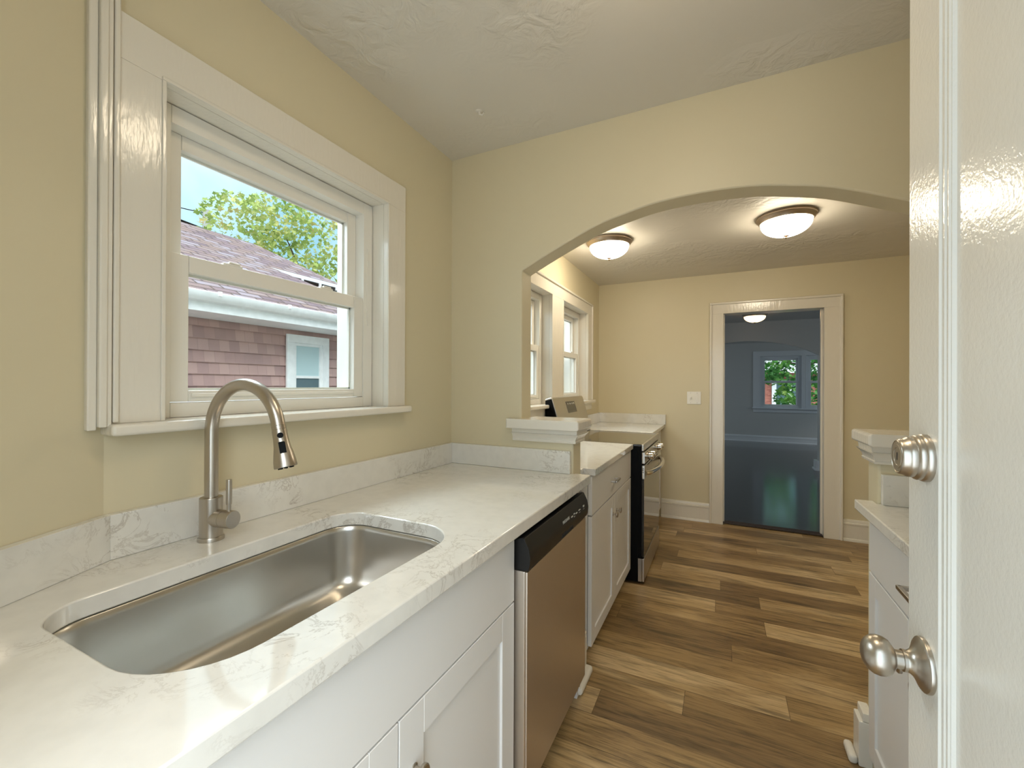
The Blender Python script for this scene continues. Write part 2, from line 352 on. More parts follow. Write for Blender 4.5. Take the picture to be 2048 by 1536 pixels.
# ------------------------------------------------------------------ the shell
ZN, ZF = 2.42, 2.355           # ceilings, near room and far kitchen
XL, XLF = -1.215, -1.17        # left walls
YA0, YA1 = 1.80, 1.91          # arched wall
YF0, YF1 = 4.50, 4.62          # far wall
YB = -.12
b = B(); b.box(-1.40, 1.90, -.24, YF0+.06, -.06, 0)
struct(b, 'floor', M['floor'], 'brown wood-look plank floor running through both kitchen rooms', 'floor')
b = B(); b.box(-2.2, 4.4, YF0+.06, 11.7, -.06, .004)
struct(b, 'floor.001', M['darkfloor'], 'dark glossy hardwood floor beyond the far doorway', 'floor')
b = B(); b.box(-1.40, 1.90, -.24, YA0, ZN, ZN+.06)
struct(b, 'ceiling', M['ceiling'], 'off-white plaster ceiling with trowel marks over the sink', 'ceiling')
b = B(); b.box(-1.40, 1.90, YA1, YF0, ZF, ZN+.06)
struct(b, 'ceiling.001', M['ceiling'], 'plaster ceiling beyond the arch carrying two round lamps', 'ceiling')
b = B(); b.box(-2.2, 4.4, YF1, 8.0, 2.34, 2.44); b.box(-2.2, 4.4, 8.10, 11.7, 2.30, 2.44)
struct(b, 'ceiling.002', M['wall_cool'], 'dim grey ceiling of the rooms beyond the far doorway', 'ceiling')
# near left wall with its window hole
def wall_yz(b, x0, x1, y0, y1, z1, holes):
    ys = sorted(holes); c = y0
    for (a, d, zl, zh) in ys:
        b.box(x0, x1, c, a, 0, z1); b.box(x0, x1, a, d, 0, zl); b.box(x0, x1, a, d, zh, z1); c = d
    b.box(x0, x1, c, y1, 0, z1)
b = B(); wall_yz(b, -1.40, XL, .455, 1.855, ZN, [(.545, 1.33, 1.195, 2.035)])
struct(b, 'wall_left', M['wall'], 'cream painted wall behind the sink, window set in it', 'wall', smooth=False)
b = B(); wall_yz(b, -1.40, XLF, 1.855, YF0+.06, ZN, [(2.20, 3.06, 1.145, 1.995), (3.295, 4.03, 1.145, 1.995)])
struct(b, 'wall_left.001', M['wall'], 'cream painted left wall of the far kitchen behind the range', 'wall', smooth=False)
KX, KY = XL, .455
ux, uy = .427, -.904; L = (.455+.24)/.904; EX, EY = KX+ux*L, KY+uy*L
b = B(); b.prism([(KX, KY), (EX, EY), (-1.40, EY), (-1.40, KY)], 'z', 0, ZN)
struct(b, 'wall_left.002', M['wall'], 'short slanted cream wall at the left end of the counter', 'wall', smooth=False)
# back wall with the doorway the camera stands in
b = B(); b.box(-1.0, -.50, YB-.12, YB, 0, ZN); b.box(.27, 1.90, YB-.12, YB, 0, ZN); b.box(-.50, .27, YB-.12, YB, 2.06, ZN)
struct(b, 'wall_back', M['wall'], 'cream wall around the back doorway behind the viewer', 'wall', smooth=False)
b = B(); b.box(1.10, 1.20, YB, YA0, 0, ZN); b.box(1.80, 1.90, YA1, YF0, 0, ZN)
struct(b, 'wall_right', M['wall'], 'cream painted right side walls of both kitchen rooms', 'wall', smooth=False)
# arched wall
arc = [(0, 2.041), (.10, 2.038), (.2, 2.028), (.3, 2.008), (.38, 1.989), (.44, 1.969), (.52, 1.936), (.612, 1.896), (.69, 1.860), (.759, 1.827)]
def cr(p, n=4):
    o = []
    for i in range(len(p)-1):
        a, b_, c, d = p[max(i-1, 0)], p[i], p[i+1], p[min(i+2, len(p)-1)]
        for k in range(n):
            t = k/n; o.append(tuple(.5*(2*b_[j]+(c[j]-a[j])*t+(2*a[j]-5*b_[j]+4*c[j]-d[j])*t*t+(3*b_[j]-a[j]-3*c[j]+d[j])*t**3) for j in (0, 1)))
    return o+[p[-1]]
A = cr(arc); cx = -.069
left = [(cx-s, z) for s, z in reversed(A)]; right = [(cx+s, z) for s, z in A[1:]]
pts = [(-1.40, 0), (-.579, 0), (-.579, 1.104), (-.828, 1.104)]+left+right+[(.69, 1.104), (.465, 1.104), (.465, 0), (1.90, 0), (1.90, ZN+.05), (-1.40, ZN+.05)]
b = B(); b.prism(pts, 'y', YA0, YA1)
struct(b, 'wall_arch', M['wall'], 'cream wall pierced by a wide low arch with waist-high stubs', 'wall', bevel=.006)
# far wall with the doorway
DX0, DX1, DZ = .016, .790, 1.975
b = B(); b.box(-1.17, DX0-.02, YF0, YF1, 0, ZF); b.box(DX1+.02, 1.90, YF0, YF1, 0, ZF); b.box(DX0-.02, DX1+.02, YF0, YF1, DZ+.02, ZF)
struct(b, 'wall_far', M['wall'], 'cream far wall of the kitchen around the doorway', 'wall', smooth=False)
# the rooms beyond
b = B(); wall_yz(b, -2.2, -2.1, YF1, 11.7, 2.34, [(5.3, 7.2, .8, 2.0), (8.8, 10.6, .8, 2.0)]); wall_yz(b, 4.3, 4.4, YF1, 11.7, 2.34, [(5.2, 7.4, .8, 2.0), (8.8, 10.8, .8, 2.0)])  # side openings are added, out of view, to let in more light
b.box(-2.2, DX0-.02, YF1, YF1+.02, 0, 2.34); b.box(DX1+.02, 4.4, YF1, YF1+.02, 0, 2.34); b.box(DX0-.02, DX1+.02, YF1, YF1+.02, DZ+.02, 2.34)
struct(b, 'wall_dining', M['wall_cool'], 'grey painted side walls of the rooms past the doorway', 'wall', smooth=False)
def arch2(s): return 1.76+.27*(max(0, 1-(s/1.02)**2.0))**.80
a2 = [(.35+s, arch2(abs(s))) for s in [(-1.0+2.0*i/40) for i in range(41)]]
b = B(); b.prism([(-2.2, 0), (-.65, 0)]+a2+[(1.35, 0), (4.4, 0), (4.4, 2.34), (-2.2, 2.34)], 'y', 8.0, 8.14)
struct(b, 'wall_arch.001', M['wall_cool'], 'grey wall with a second broad arch in the dim room', 'wall')
LY = 11.50
b = B(); b.box(-2.2, .80, LY, LY+.15, 0, 2.30); b.box(2.52, 4.4, LY, LY+.15, 0, 2.30); b.box(.80, 2.52, LY, LY+.15, 0, .80); b.box(.80, 2.52, LY, LY+.15, 1.99, 2.30)
struct(b, 'wall_living', M['wall_cool'], 'grey far wall of the living room holding the double window', 'wall', smooth=False)

# ---- baseboards and door casings
def baseboard_x(b, x0, x1, y, h=.18, s=-1):
    """along x, on a wall face at y, projecting towards s*y"""
    p = [(0, 0), (.026, 0), (.026, .012), (.021, .022), (.016, .024), (.016, h-.045), (.020, h-.042), (.020, h-.03), (.012, h-.026), (.012, h-.012), (.006, h), (0, h)]
    b.prism([(y+s*q[0], q[1]) for q in p], 'x', x0, x1)
b = B(); baseboard_x(b, -.535, -.098, YF0); struct(b, 'baseboard_far', M['trim'], 'white moulded baseboard left of the far doorway', 'baseboard')
b = B(); baseboard_x(b, .92, 1.80, YF0); struct(b, 'baseboard_far.001', M['trim'], 'white moulded baseboard right of the far doorway', 'baseboard')
b = B(); baseboard_x(b, -2.1, 4.3, LY, .15); struct(b, 'baseboard_living', M['trimcool'], 'pale baseboard under the living room window', 'baseboard')
b = B(); b.box(1.305, 1.35, 7.97, 8.17, 0, .15, .004); b.box(1.29, 1.35, 7.955, 8.185, 0, .03, .006)
struct(b, 'baseboard_arch', M['trimcool'], 'pale baseboard block at the foot of the second arch', 'baseboard')
# stub ends baseboards with quarter round
b = B(); b.box(-.579, -.548, 1.795, 1.915, .015, .165, .006); b.box(-.560, -.518, 1.738, 1.915, 0, .036, .014, 3); b.box(-.562, -.550, 1.79, 1.92, .165, .18, .004)
struct(b, 'baseboard_left', M['trim'], 'white baseboard end with shoe moulding between dishwasher and cabinet', 'baseboard')
b = B(); b.box(.425, .465, 1.845, 1.915, .0, .155, .005); b.box(.436, .465, 1.845, 1.915, .155, .185, .005); b.box(.398, .425, 1.845, 1.93, 0, .030, .011, 3)
struct(b, 'baseboard_right', M['trim'], 'white baseboard end with shoe moulding on the right stub', 'baseboard')
# far doorway casing
b = B(); y = YF0
b.box(-.085, DX0, y-.02, y, 0, DZ, .002); b.box(DX1, .905, y-.02, y, 0, DZ, .002); b.box(-.085, .905, y-.02, y, DZ, 2.062, .002)
b.box(-.100, -.083, y-.034, y, 0, 2.0605, .005, 3); b.box(.903, .922, y-.034, y, 0, 2.0605, .005, 3); b.box(-.100, .922, y-.034, y, 2.060, 2.080, .005, 3)
b.box(DX0-.018, DX0, y-.012, YF1+.02, 0, DZ+.018, .002); b.box(DX1, DX1+.018, y-.012, YF1+.02, 0, DZ+.018, .002); b.box(DX0, DX1, y-.012, YF1+.02, DZ, DZ+.018, .002)
b.box(DX0, DX0+.012, 4.55, 4.585, 0, DZ, .002); b.box(DX1-.012, DX1, 4.55, 4.585, 0, DZ, .002)
struct(b, 'trim_1', M['trim'], 'wide white casing framing the far doorway', 'door casing')
b = B(); b.box(DX0, DX1, 4.505, 4.60, .0041, .014, .004); struct(b, 'trim_2', M['darkwood'], 'dark wood threshold strip in the far doorway', 'threshold')

# ---- half wall caps with mouldings under the arch
def cap(name, label, xa, xend, sgn, inner):
    b = B(); prof = [(1.045, .006), (1.0455, .014), (1.053, .016), (1.056, .013), (1.064, .015), (1.074, .020), (1.082, .028), (1.0835, .029), (1.084, .022), (1.104, .024)]
    def rect(o, z):
        e = xend+sgn*o
        return [(xa, YA0-o, z), (e, YA0-o, z), (e, YA1+o, z), (xa, YA1+o, z)]
    b.loft([rect(o, z) for z, o in prof])
    o = struct(b, name, M['trim'], label, 'half wall cap', bevel=.0015)
    b = B(); e = xend+sgn*.038
    b.plate([(xa-sgn*.020, YA0-.05), (e, YA0-.05), (e, YA1+.05), (inner, YA1+.05), (inner, YA0+.0), (xa-sgn*.020, YA0+.0)], [], 1.104, 1.146)
    b.build('cap_board', M['trim'], o, bevel=.009, seg=4)
    return o
cap('trim_3', 'white moulded cap on the left half-wall stub beside the stove', -.866, -.579, 1, -.827)
cap('trim_4', 'white chipped cap on the right half-wall stub beside the door', .74, .465, -1, .689)

# ------------------------------------------------------------------ windows (local frame: x = out of wall into the room, y along, z up)
def dh_unit(root, y0, y1, z0, z1, xf, metal=M['vinyl']):
    """one double-hung vinyl unit filling y0..y1, z0..z1, room face of the frame at xf"""
    w = .046
    b = B()
    for (a, c, e, f) in ((y0, y0+w, z0, z1), (y1-w, y1, z0, z1), (y0+w, y1-w, z1-w, z1), (y0+w, y1-w, z0, z0+.038)): b.box(xf-.138, xf, a, c, e, f, .002)
    for (a, c) in ((y0+w, y0+w+.008), (y1-w-.008, y1-w)): b.box(xf-.136, xf-.078, a, c, z0+.038, z1-w, .001)
    b.box(xf-.004, xf+.003, y1-w+.016, y1-w+.024, z0+.4*(z1-z0), z0+.78*(z1-z0), .001)
    b.build('window_frame', metal, root, local=True)
    zm = z0+(z1-z0)*.505
    def sash(name, x0, x1, a, c, e, f, sb, st, ss):
        b = B(); b.box(x0, x1, a, a+ss, e, f, .003); b.box(x0, x1, c-ss, c, e, f, .003); b.box(x0+.0005, x1-.0005, a+ss, c-ss, e, e+sb, .003); b.box(x0+.0005, x1-.0005, a+ss, c-ss, f-st, f, .003)
        xi = x0+.004
        b.box(xi, xi+.006, a+ss, a+ss+.006, e+sb, f-st); b.box(xi, xi+.006, c-ss-.006, c-ss, e+sb, f-st); b.box(xi, xi+.006, a+ss, c-ss, f-st-.006, f-st); b.box(xi, xi+.006, a+ss, c-ss, e+sb, e+sb+.006)
        o = b.build(name, metal, root, local=True)
        g = B(); xm = (x0+x1)/2-.004; g.box(xm-.002, xm+.002, a+ss, c-ss, e+sb, f-st); g.build('pane', M['glass'], o, local=True)
        return o
    lo = sash('lower_sash', xf-.036, xf-.004, y0+w, y1-w, z0+.040, zm+.022, .030, .045, .044)
    up = sash('upper_sash', xf-.074, xf-.042, y0+w, y1-w, zm-.020, z1-w, .036, .040, .044)
    b = B()
    for q in (.28, .72):
        yy = y0+(y1-y0)*q; b.box(xf-.03, xf-.012, yy-.028, yy+.028, zm+.022, zm+.030, .003); b.box(xf-.026, xf-.016, yy-.010, yy+.024, zm+.030, zm+.037, .003)
    b.build('sash_lock', M['vinyl'], lo, local=True)
    b = B(); b.box(xf-.006, xf+.002, y0+w+.05, y1-w-.05, z0+.052, z0+.062, .002); b.build('lift_rail', M['vinyl'], lo, local=True)
def casing(root, a, c, zl, zh, x, wl, wr, wt, holes, band=False, mat=M['trim'], jd=.085):
    """flat boards round the hole(s) a..c; x = face"""
    b = B()
    b.box(x-.022, x, a-wl, a, zl, zh, .0015); b.box(x-.022, x, c, c+wr, zl, zh, .0015); b.box(x-.022, x, a-wl, c+wr, zh, zh+wt, .0015)
    for i in range(len(holes)-1): b.box(x-.022, x, holes[i][1], holes[i+1][0], zl, zh, .0015)
    for (p, q) in holes:     # bead and jamb boards
        b.box(x-.0004, x+.004, p-.009, p-.0003, zl, zh, .0018, 3); b.box(x-.0004, x+.004, q+.0003, q+.009, zl, zh, .0018, 3); b.box(x-.0004, x+.004, p-.009, q+.009, zh+.0003, zh+.009, .0018, 3)
        b.box(x-jd-.1, x-.0225, p-.012, p, zl-.01, zh+.012); b.box(x-jd-.1, x-.0225, q, q+.012, zl-.01, zh+.012); b.box(x-jd-.1, x-.0225, p, q, zh, zh+.012); b.box(x-jd-.1, x-.0225, p, q, zl-.022, zl-.004)
    if band:
        for (p, q, e, f) in ((c+wr-.004, c+wr+.014, zl, zh+wt-.003), (a-wl-.014, a-wl+.004, zl, zh+wt-.003), (a-wl-.014, c+wr+.014, zh+wt-.004, zh+wt+.014)): b.box(x-.022, x+.012, p, q, e, f, .005, 3)
    return b.build('casing', mat, root, local=True)
# window over the sink: local origin on the wall plane x=XL
w1 = thing('window_1', 'white double-hung window over the sink looking at the neighbour', 'window', (XL, 0, 0), kind='structure')
casing(w1, .559, 1.318, 1.212, 2.020, .022, .100, .106, .104, [(.559, 1.318)])
dh_unit(w1, .562, 1.315, 1.212, 2.018, -.057)
b = B(); b.box(-.055, .058, .448, 1.43, 1.186, 1.212, .008, 3); b.build('window_sill', M['trim'], w1, local=True)
b = B()   # fluted strip standing between the casing and the slanted wall
b.box(.022, .030, .459, .470, 1.214, 2.42, .003, 3)
for k, (o0, o1, d) in enumerate(((.000, .010, .034), (.010, .024, .040), (.024, .040, .031))):
    p0, p1 = .456-o0, .456-o1
    b.box(-.0, d, p1, p0, 1.206 if k < 2 else 1.20, 2.418, .003, 3)
b.build('side_moulding', M['trim'], w1, local=True)
# double window of the far kitchen
w2 = thing('window_2', 'pair of white sash windows behind the stove in one casing', 'window', (XLF, 0, 0), kind='structure')
casing(w2, 2.215, 4.016, 1.157, 1.985, .020, .145, .140, .095, [(2.215, 3.046), (3.308, 4.016)], band=True)
dh_unit(w2, 2.218, 3.043, 1.157, 1.983, -.062); dh_unit(w2, 3.311, 4.013, 1.157, 1.983, -.062)
b = B(); b.box(-.06, .055, 2.05, 4.19, 1.130, 1.157, .008, 3); b.box(0, .018, 2.07, 4.17, 1.065, 1.130, .003); b.build('window_sill', M['trim'], w2, local=True)
# living room double window
w3 = thing('window_3', 'distant pair of sash windows in the living room past the doorway', 'window', (0, LY, 0), -PI/2, kind='structure')
casing(w3, .81, 2.51, .80, 1.98, .02, .145, .145, .12, [(.81, 1.61), (1.70, 2.51)], mat=M['trimcool'])
dh_unit(w3, .812, 1.608, .80, 1.978, -.02, M['trimcool']); dh_unit(w3, 1.702, 2.508, .80, 1.978, -.02, M['trimcool'])
b = B(); b.box(-.03, .06, .64, 2.68, .768, .80, .008, 3); b.box(0, .02, .67, 2.65, .69, .768, .003); b.build('window_sill', M['trimcool'], w3, local=True)

# ------------------------------------------------------------------ open door on the right
d1 = thing('door_1', 'open white panelled door with nickel knob at right edge', 'door', (.247, -.08, 0), kind='structure')
X0, X1 = .227, .267; DY0, DY1, DH = -.08, .755, 2.035
b = B(); b.box(X0, X1, DY0, .145-.03, 0.01, DH); b.box(X0, X1, .666, DY1, .01, DH); b.box(X0, X1, .115, .666, .01, .24); b.box(X0, X1, .115, .666, 1.90, DH)
b.build('leaf', M['doorpaint'], d1, bevel=.0015)
def ring(i, x): return [(x, .115+i, .24+i), (x, .666-i, .24+i), (x, .666-i, 1.90-i), (x, .115+i, 1.90-i)]
b = B(); b.loft([ring(i_, X0+x_) for i_, x_ in ((0, .004), (0, .0002), (.002, -.0008), (.004, .0012), (.007, .0016), (.009, .0004), (.012, .0004), (.014, .0020), (.017, .0010), (.020, .0010), (.022, .0026), (.025, .0022), (.028, .0052), (.030, .0058))], cap0=False, cap1=True)
b.loft([ring(0, X1-.004), ring(.04, X1-.009)], cap0=False, cap1=True)
b.build('panel', M['doorpaint'], d1, ang=25)
b = B(); b.lathe([(.0290, -.001), (.0295, .003), (.0285, .006), (.0272, .0075), (.0275, .0105), (.0262, .0130), (.0245, .0145), (.0248, .0180), (.0238, .0205), (.0222, .0225), (.0218, .0260), (.0208, .0280), (.0198, .0286), (.0190, .0280), (.0150, .0280), (.0146, .0286), (.0112, .0286), (.0106, .0280), (0, .0280)], aim((X0, .699, 1.212), (-1, 0, 0)), 56)
db = b.build('deadbolt', M['nickel'], d1, label='round keyed deadbolt above the knob')
b = B(); b.box(X0-.0284, X0-.0265, .6982, .6998, 1.2075, 1.2170); b.build('keyhole', M['rubber'], db)
kz, ky = .957, .700
b = B(); b.lathe([(.0315, -.001), (.0320, .002), (.0312, .0045), (.0285, .0065), (.0225, .0090), (.0160, .0125), (.0130, .0165), (.0120, .0190), (.0130, .0195), (.0130, .0225), (.0108, .0230), (.0108, .0300), (.0125, .0305), (.0150, .0320), (.0200, .0355), (.0230, .0410), (.0236, .0465), (.0224, .0525), (.0185, .0580), (.0120, .0620), (.006, .0636), (0, .0640)],
                  aim((X0, ky, kz), (-1, 0, 0)), 56)
b.build('door_knob', M['nickel'], d1, label='oval satin nickel door knob')

# ------------------------------------------------------------------ cabinets
def shaker(b, x, s, y0, y1, z0, z1, fr=.073, th=.019):
    """shaker door slab, front face at x, s=+1 faces +x"""
    xb = x-s*th; e = .0012
    for (a, c, p, q) in ((y0, y0+fr, z0, z1), (y1-fr, y1, z0, z1), (y0+fr, y1-fr, z0, z0+fr), (y0+fr, y1-fr, z1-fr, z1)): b.box(xb, x, a, c, p, q, e, 1)
    b.box(xb+s*.003, x-s*.007, y0+fr-.004, y1-fr+.004, z0+fr-.004, z1-fr+.004)
def knob(parent, x, s, y, z, mat=M['nickel']):
    b = B(); b.lathe([(.009, 0), (.009, .002), (.0055, .004), (.0055, .014), (.010, .017), (.0150, .019), (.0158, .022), (.0155, .0255), (.0135, .0275), (0, .028)], aim((x, y, z), (s, 0, 0)), 32)
    return b.build('knob', mat, parent)
def pull(parent, x, s, y0, y1, z):
    b = B(); r = .0055
    b.box(x, x+s*.030, y0, y0+.011, z-r, z+r, .002); b.box(x, x+s*.030, y1-.011, y1, z-r, z+r, .002); b.box(x+s*.022, x+s*.033, y0, y1, z-r, z+r, .002)
    return b.build('pull_handle', M['nickel'], parent)
def carcass(root, xf, xb, y0, y1, s, toe=.10, top=.875):
    b = B(); t = .018
    b.box(xf, xb, y0, y0+t, toe-.02, top); b.box(xf, xb, y1-t, y1, toe-.02, top); b.box(xf, xb, y0+t, y1-t, toe-.02, toe); b.box(xb, xb+s*.006, y0+t, y1-t, toe, top)
    b.box(xf, xf-s*.02, y0+t, y1-t, top-.03, top); b.box(xf, xf-s*.02, y0+t, y1-t, .665, .705)
    c = b.build('body', M['cab'], root)
    b = B(); b.box(xf-s*.06, xf-s*.075, y0, y1, 0, toe-.021); b.box(xf-s*.075, xb, y0, y0+t, 0, toe-.021); b.box(xf-s*.075, xb, y1-t, y1, 0, toe-.021); b.build('toe_kick', M['cab'], root)
g = .0015
# sink base
c1 = thing('sink_cabinet', 'white sink base cabinet with plain false front above two doors', 'cabinet', (-.85, .62, 0), group='white base cabinets')
carcass(c1, -.551, -1.056, .130, 1.110, 1)
b = B(); b.box(-.549, -.530, .132, 1.108, .684, .872, .0015, 1); b.build('false_front', M['cab'], c1)
b = B(); shaker(b, -.530, 1, .6215, 1.108, .095, .680); dr = b.build('door', M['cab'], c1); knob(dr, -.530, 1, .664, .562)
b = B(); shaker(b, -.530, 1, .132, .6185, .095, .680); dr = b.build('door', M['cab'], c1); knob(dr, -.530, 1, .576, .562)
def drawer_base(label, xf, xb, y0, y1, s, pl, kz=.58, zt=.872, zb=.098, ks=.045):
    root = thing('base_cabinet', label, 'cabinet', ((xf+xb)/2, (y0+y1)/2, 0), group='white base cabinets')
    carcass(root, xf-s*.021, xb, y0, y1, s)
    b = B(); b.box(xf, xf-s*.019, y0+.002, y1-.002, .700, zt, .0015, 1); d = b.build('drawer_front', M['cab'], root); ym = (y0+y1)/2
    pull(d, xf, s, pl[0], pl[1], pl[2])
    b = B(); shaker(b, xf, s, y0+.002, ym-g, zb, .694, .060); d = b.build('door', M['cab'], root); knob(d, xf, s, ym-ks, kz)
    b = B(); shaker(b, xf, s, ym+g, y1-.002, zb, .694, .060); d = b.build('door', M['cab'], root); knob(d, xf, s, ym+ks, kz)
    return root
drawer_base('white drawer-over-doors cabinet between dishwasher and stove', -.533, -1.13, 1.935, 2.880, 1, (2.31, 2.41, .783), kz=.595, zt=.879)
drawer_base('white corner cabinet past the stove against the far wall', -.535, -1.13, 3.690, 4.455, 1, (4.02, 4.12, .783), kz=.595, zt=.879)
drawer_base('white cabinet on the right beneath the short counter, partly behind the door', .437, 1.06, 1.005, 1.785, -1, (1.33, 1.43, .785), kz=.575)

# ------------------------------------------------------------------ countertops
def rrect(x0, x1, y0, y1, rad, d=0, n=9):
    """rad: (x0y0, x1y0, x1y1, x0y1)"""
    x0 += d; x1 -= d; y0 += d; y1 -= d; o = []
    for (cx_, cy_, r, a0) in ((x0, y0, rad[0], PI), (x1, y0, rad[1], 1.5*PI), (x1, y1, rad[2], 0), (x0, y1, rad[3], .5*PI)):
        r = max(r-d, .01); sx = 1 if cx_ == x0 else -1; sy = 1 if cy_ == y0 else -1
        for k in range(n+1):
            a = a0+.5*PI*k/n; o.append((cx_+sx*r+r*math.cos(a), cy_+sy*r+r*math.sin(a)))
    return o
SR = (.075, .135, .125, .080); SB = (-1.030, -.614, .288, .966)
hole = rrect(*SB, SR)
nx, ny = .904, .427    # into the room from the slanted wall
ct = thing('countertop', 'long speckled quartz counter holding the sink under the window', 'countertop', (-.85, .85, .878), group='quartz countertops')
LL = (.455+.115)/.904
o_ = [(-.505, -.115), (-.505, 1.812), (-.576, 1.812), (-.576, 1.799), (XL+.002, 1.799), (XL+.002, .456), (KX+ux*LL+.003, -.115)]
b = B(); b.plate(o_, [hole], .877, .914); b.build('slab', M['quartz'], ct, bevel=.003)
b = B(); b.box(XL+.001, XL+.020, .4597, 1.779, .9145, 1.0125, .0008); b.box(XL+.001, -.588, 1.780, 1.7995, .9145, 1.0125, .0015)
q0 = (KX+.001, KY); q1 = (KX+ux*(LL-.005)+.001, KY+uy*(LL-.005))
b.prism([q0, q1, (q1[0]+nx*.019, q1[1]+ny*.019), (XL+.020, .4595), (XL+.001, .4595)], 'z', .9145, 1.0125)
b.build('backsplash', M['quartz'], ct, bevel=.001)
def counter(label, outer, z0, bs, bsb=.0015):
    cxm = sum(p[0] for p in outer)/len(outer); cym = sum(p[1] for p in outer)/len(outer)
    r = thing('countertop', label, 'countertop', (cxm, cym, z0), group='quartz countertops')
    b = B(); b.plate(outer, [], z0, .914); b.build('slab', M['quartz'], r, bevel=.003)
    b = B()
    for q in bs: b.box(*q, .9145, 1.0125, bsb)
    b.build('backsplash', M['quartz'], r)
counter('short quartz counter piece between the half-wall and the stove', [(-.520, 1.947), (-.520, 2.888), (XLF+.002, 2.888), (XLF+.002, 1.912), (-.576, 1.912), (-.576, 1.947)], .882,
        [(XLF+.001, XLF+.020, 1.935, 2.886), (XLF+.001, -.590, 1.9125, 1.933)])
counter('quartz counter in the far corner past the stove', [(-.505, 3.672), (-.505, 4.498), (XLF+.002, 4.498), (XLF+.002, 3.672)], .882,
        [(XLF+.001, XLF+.020, 3.674, 4.477), (XLF+.001, -.495, 4.479, 4.499)])
counter('quartz counter at the right, ending beside the right stub', [(.410, .95), (.410, 1.838), (.462, 1.838), (.462, 1.799), (1.098, 1.799), (1.098, .95)], .882,
        [(.471, 1.098, 1.780, 1.7995)])

# ------------------------------------------------------------------ sink and faucet
sk = thing('kitchen_sink', 'single-bowl stainless undermount sink in the long counter', 'sink', (-.82, .63, .69))
loops = []
for d, z in ((-.016, .8745), (-.004, .8745), (-.002, .873), (.000, .86), (.004, .78), (.008, .735), (.013, .718), (.022, .705), (.035, .697), (.055, .693)):
    loops.append([(p[0], p[1], z) for p in rrect(*SB, SR, d)])
L2 = rrect(*SB, SR, .055); c0 = (-.86, .66)
for k, z in ((.5, .690), (.25, .688)): loops.append([(c0[0]+(p[0]-c0[0])*k, c0[1]+(p[1]-c0[1])*k, z) for p in L2])
n_ = len(L2); angs = [math.atan2(p[1]-c0[1], p[0]-c0[0]) for p in L2]
loops.append([(c0[0]+.056*math.cos(a), c0[1]+.056*math.sin(a), .6875) for a in angs])
b = B(); b.loft(loops, cap0=False, cap1=False); bo = b.build('bowl', M['sink'], sk, ang=60)
sm = bo.modifiers.new('thickness', 'SOLIDIFY'); sm.thickness = .0012; sm.offset = 1
b = B(); b.lathe([(.0575, .6885), (.055, .6892), (.048, .687), (.040, .674), (.036, .668), (.0, .668)], Matrix.Translation((c0[0], c0[1], 0)), 40)
for k in range(6): a = k*PI/3; b.box(c0[0]+.02*math.cos(a)-.003, c0[0]+.02*math.cos(a)+.003, c0[1]+.02*math.sin(a)-.003, c0[1]+.02*math.sin(a)+.003, .668, .672)
b.build('drain', M['chrome'], sk)

fx, fy = -1.137, .633
fa = thing('kitchen_faucet', 'tall gooseneck pull-down faucet in brushed nickel behind the sink', 'faucet', (fx, fy, .914))
b = B(); b.lathe([(.0, .9142), (.0285, .9142), (.0285, .921), (.0270, .9235), (.0, .9235)], Matrix.Translation((fx, fy, 0)), 48); b.build('base_flange', M['nickel'], fa)
b = B(); b.lathe([(.0, .9236), (.0250, .9236), (.0250, 1.0180), (.0240, 1.0195), (.0165, 1.0195), (0, 1.0195)], Matrix.Translation((fx, fy, 0)), 48); b.build('body', M['nickel'], fa)
ra = .117; cz = 1.181; path = [(fx, fy, 1.0190)]+[(fx, fy, 1.02+.02*k) for k in range(1, 8)]
for k in range(0, 33):
    a = PI-(math.radians(168)*k/32); path.append((fx+ra+ra*math.cos(a), fy+.06*(ra+ra*math.cos(a)), cz+ra*math.sin(a)))
b = B(); b.tube(path, .0148, 28); b.build('spout', M['nickel'], fa)
end = Vector(path[-1]); dd = (Vector(path[-1])-Vector(path[-2])).normalized()
Hm = aim(end+dd*.0005, dd)
b = B(); b.lathe([(.0, 0), (.0152, 0), (.0152, .008), (.0146, .0086), (.0146, .0096), (.0155, .0102), (.0158, .030), (.0175, .048), (.0205, .064), (.0232, .080), (.0240, .092), (.0236, .095), (.0205, .0955), (.0205, .092), (.0, .092)], Hm, 48)
hd = b.build('spray_head', M['nickel'], fa)
for k in range(1): pass
b = B()
for k in range(8): a = k*PI/4; b.lathe([(0, .0915), (.0028, .0915), (.0024, .098), (0, .098)], Hm @ Matrix.Translation((.014*math.cos(a), .014*math.sin(a), 0)), 10)
b.build('nozzle', M['black'], hd)
hz = Hm.to_3x3() @ Vector((0, 0, 1)); tocam = (Vector((0, 0, 1.30))-(end+dd*.05)); side = (tocam-hz*tocam.dot(hz)).normalized()
def onhead(t, r, w, h, name, mat, rnd):
    c = end+dd*t+side*(r-.002); zx = side; yy = hz; xx = yy.cross(zx)
    mt = Matrix((xx, yy, zx)).transposed().to_4x4(); mt.translation = c; b = B(); tb = bmesh.new()
    if rnd: bmesh.ops.create_cone(tb, cap_ends=True, segments=28, radius1=w, radius2=w*.9, depth=.004)
    else:
        bmesh.ops.create_cube(tb, size=1); bmesh.ops.scale(tb, vec=(w, h, .006), verts=tb.verts); bmesh.ops.bevel(tb, geom=tb.edges[:], offset=.0012, segments=2, affect='EDGES')
    b.add(tb, mt); return b.build(name, mat, hd)
onhead(.024, .0168, .0068, .0068, 'spray_button', M['black'], True); onhead(.052, .0200, .0135, .027, 'spray_toggle', M['black'], False)
hd_ = Vector((.978, .21, 0)).normalized(); h0 = Vector((fx, fy, .968))
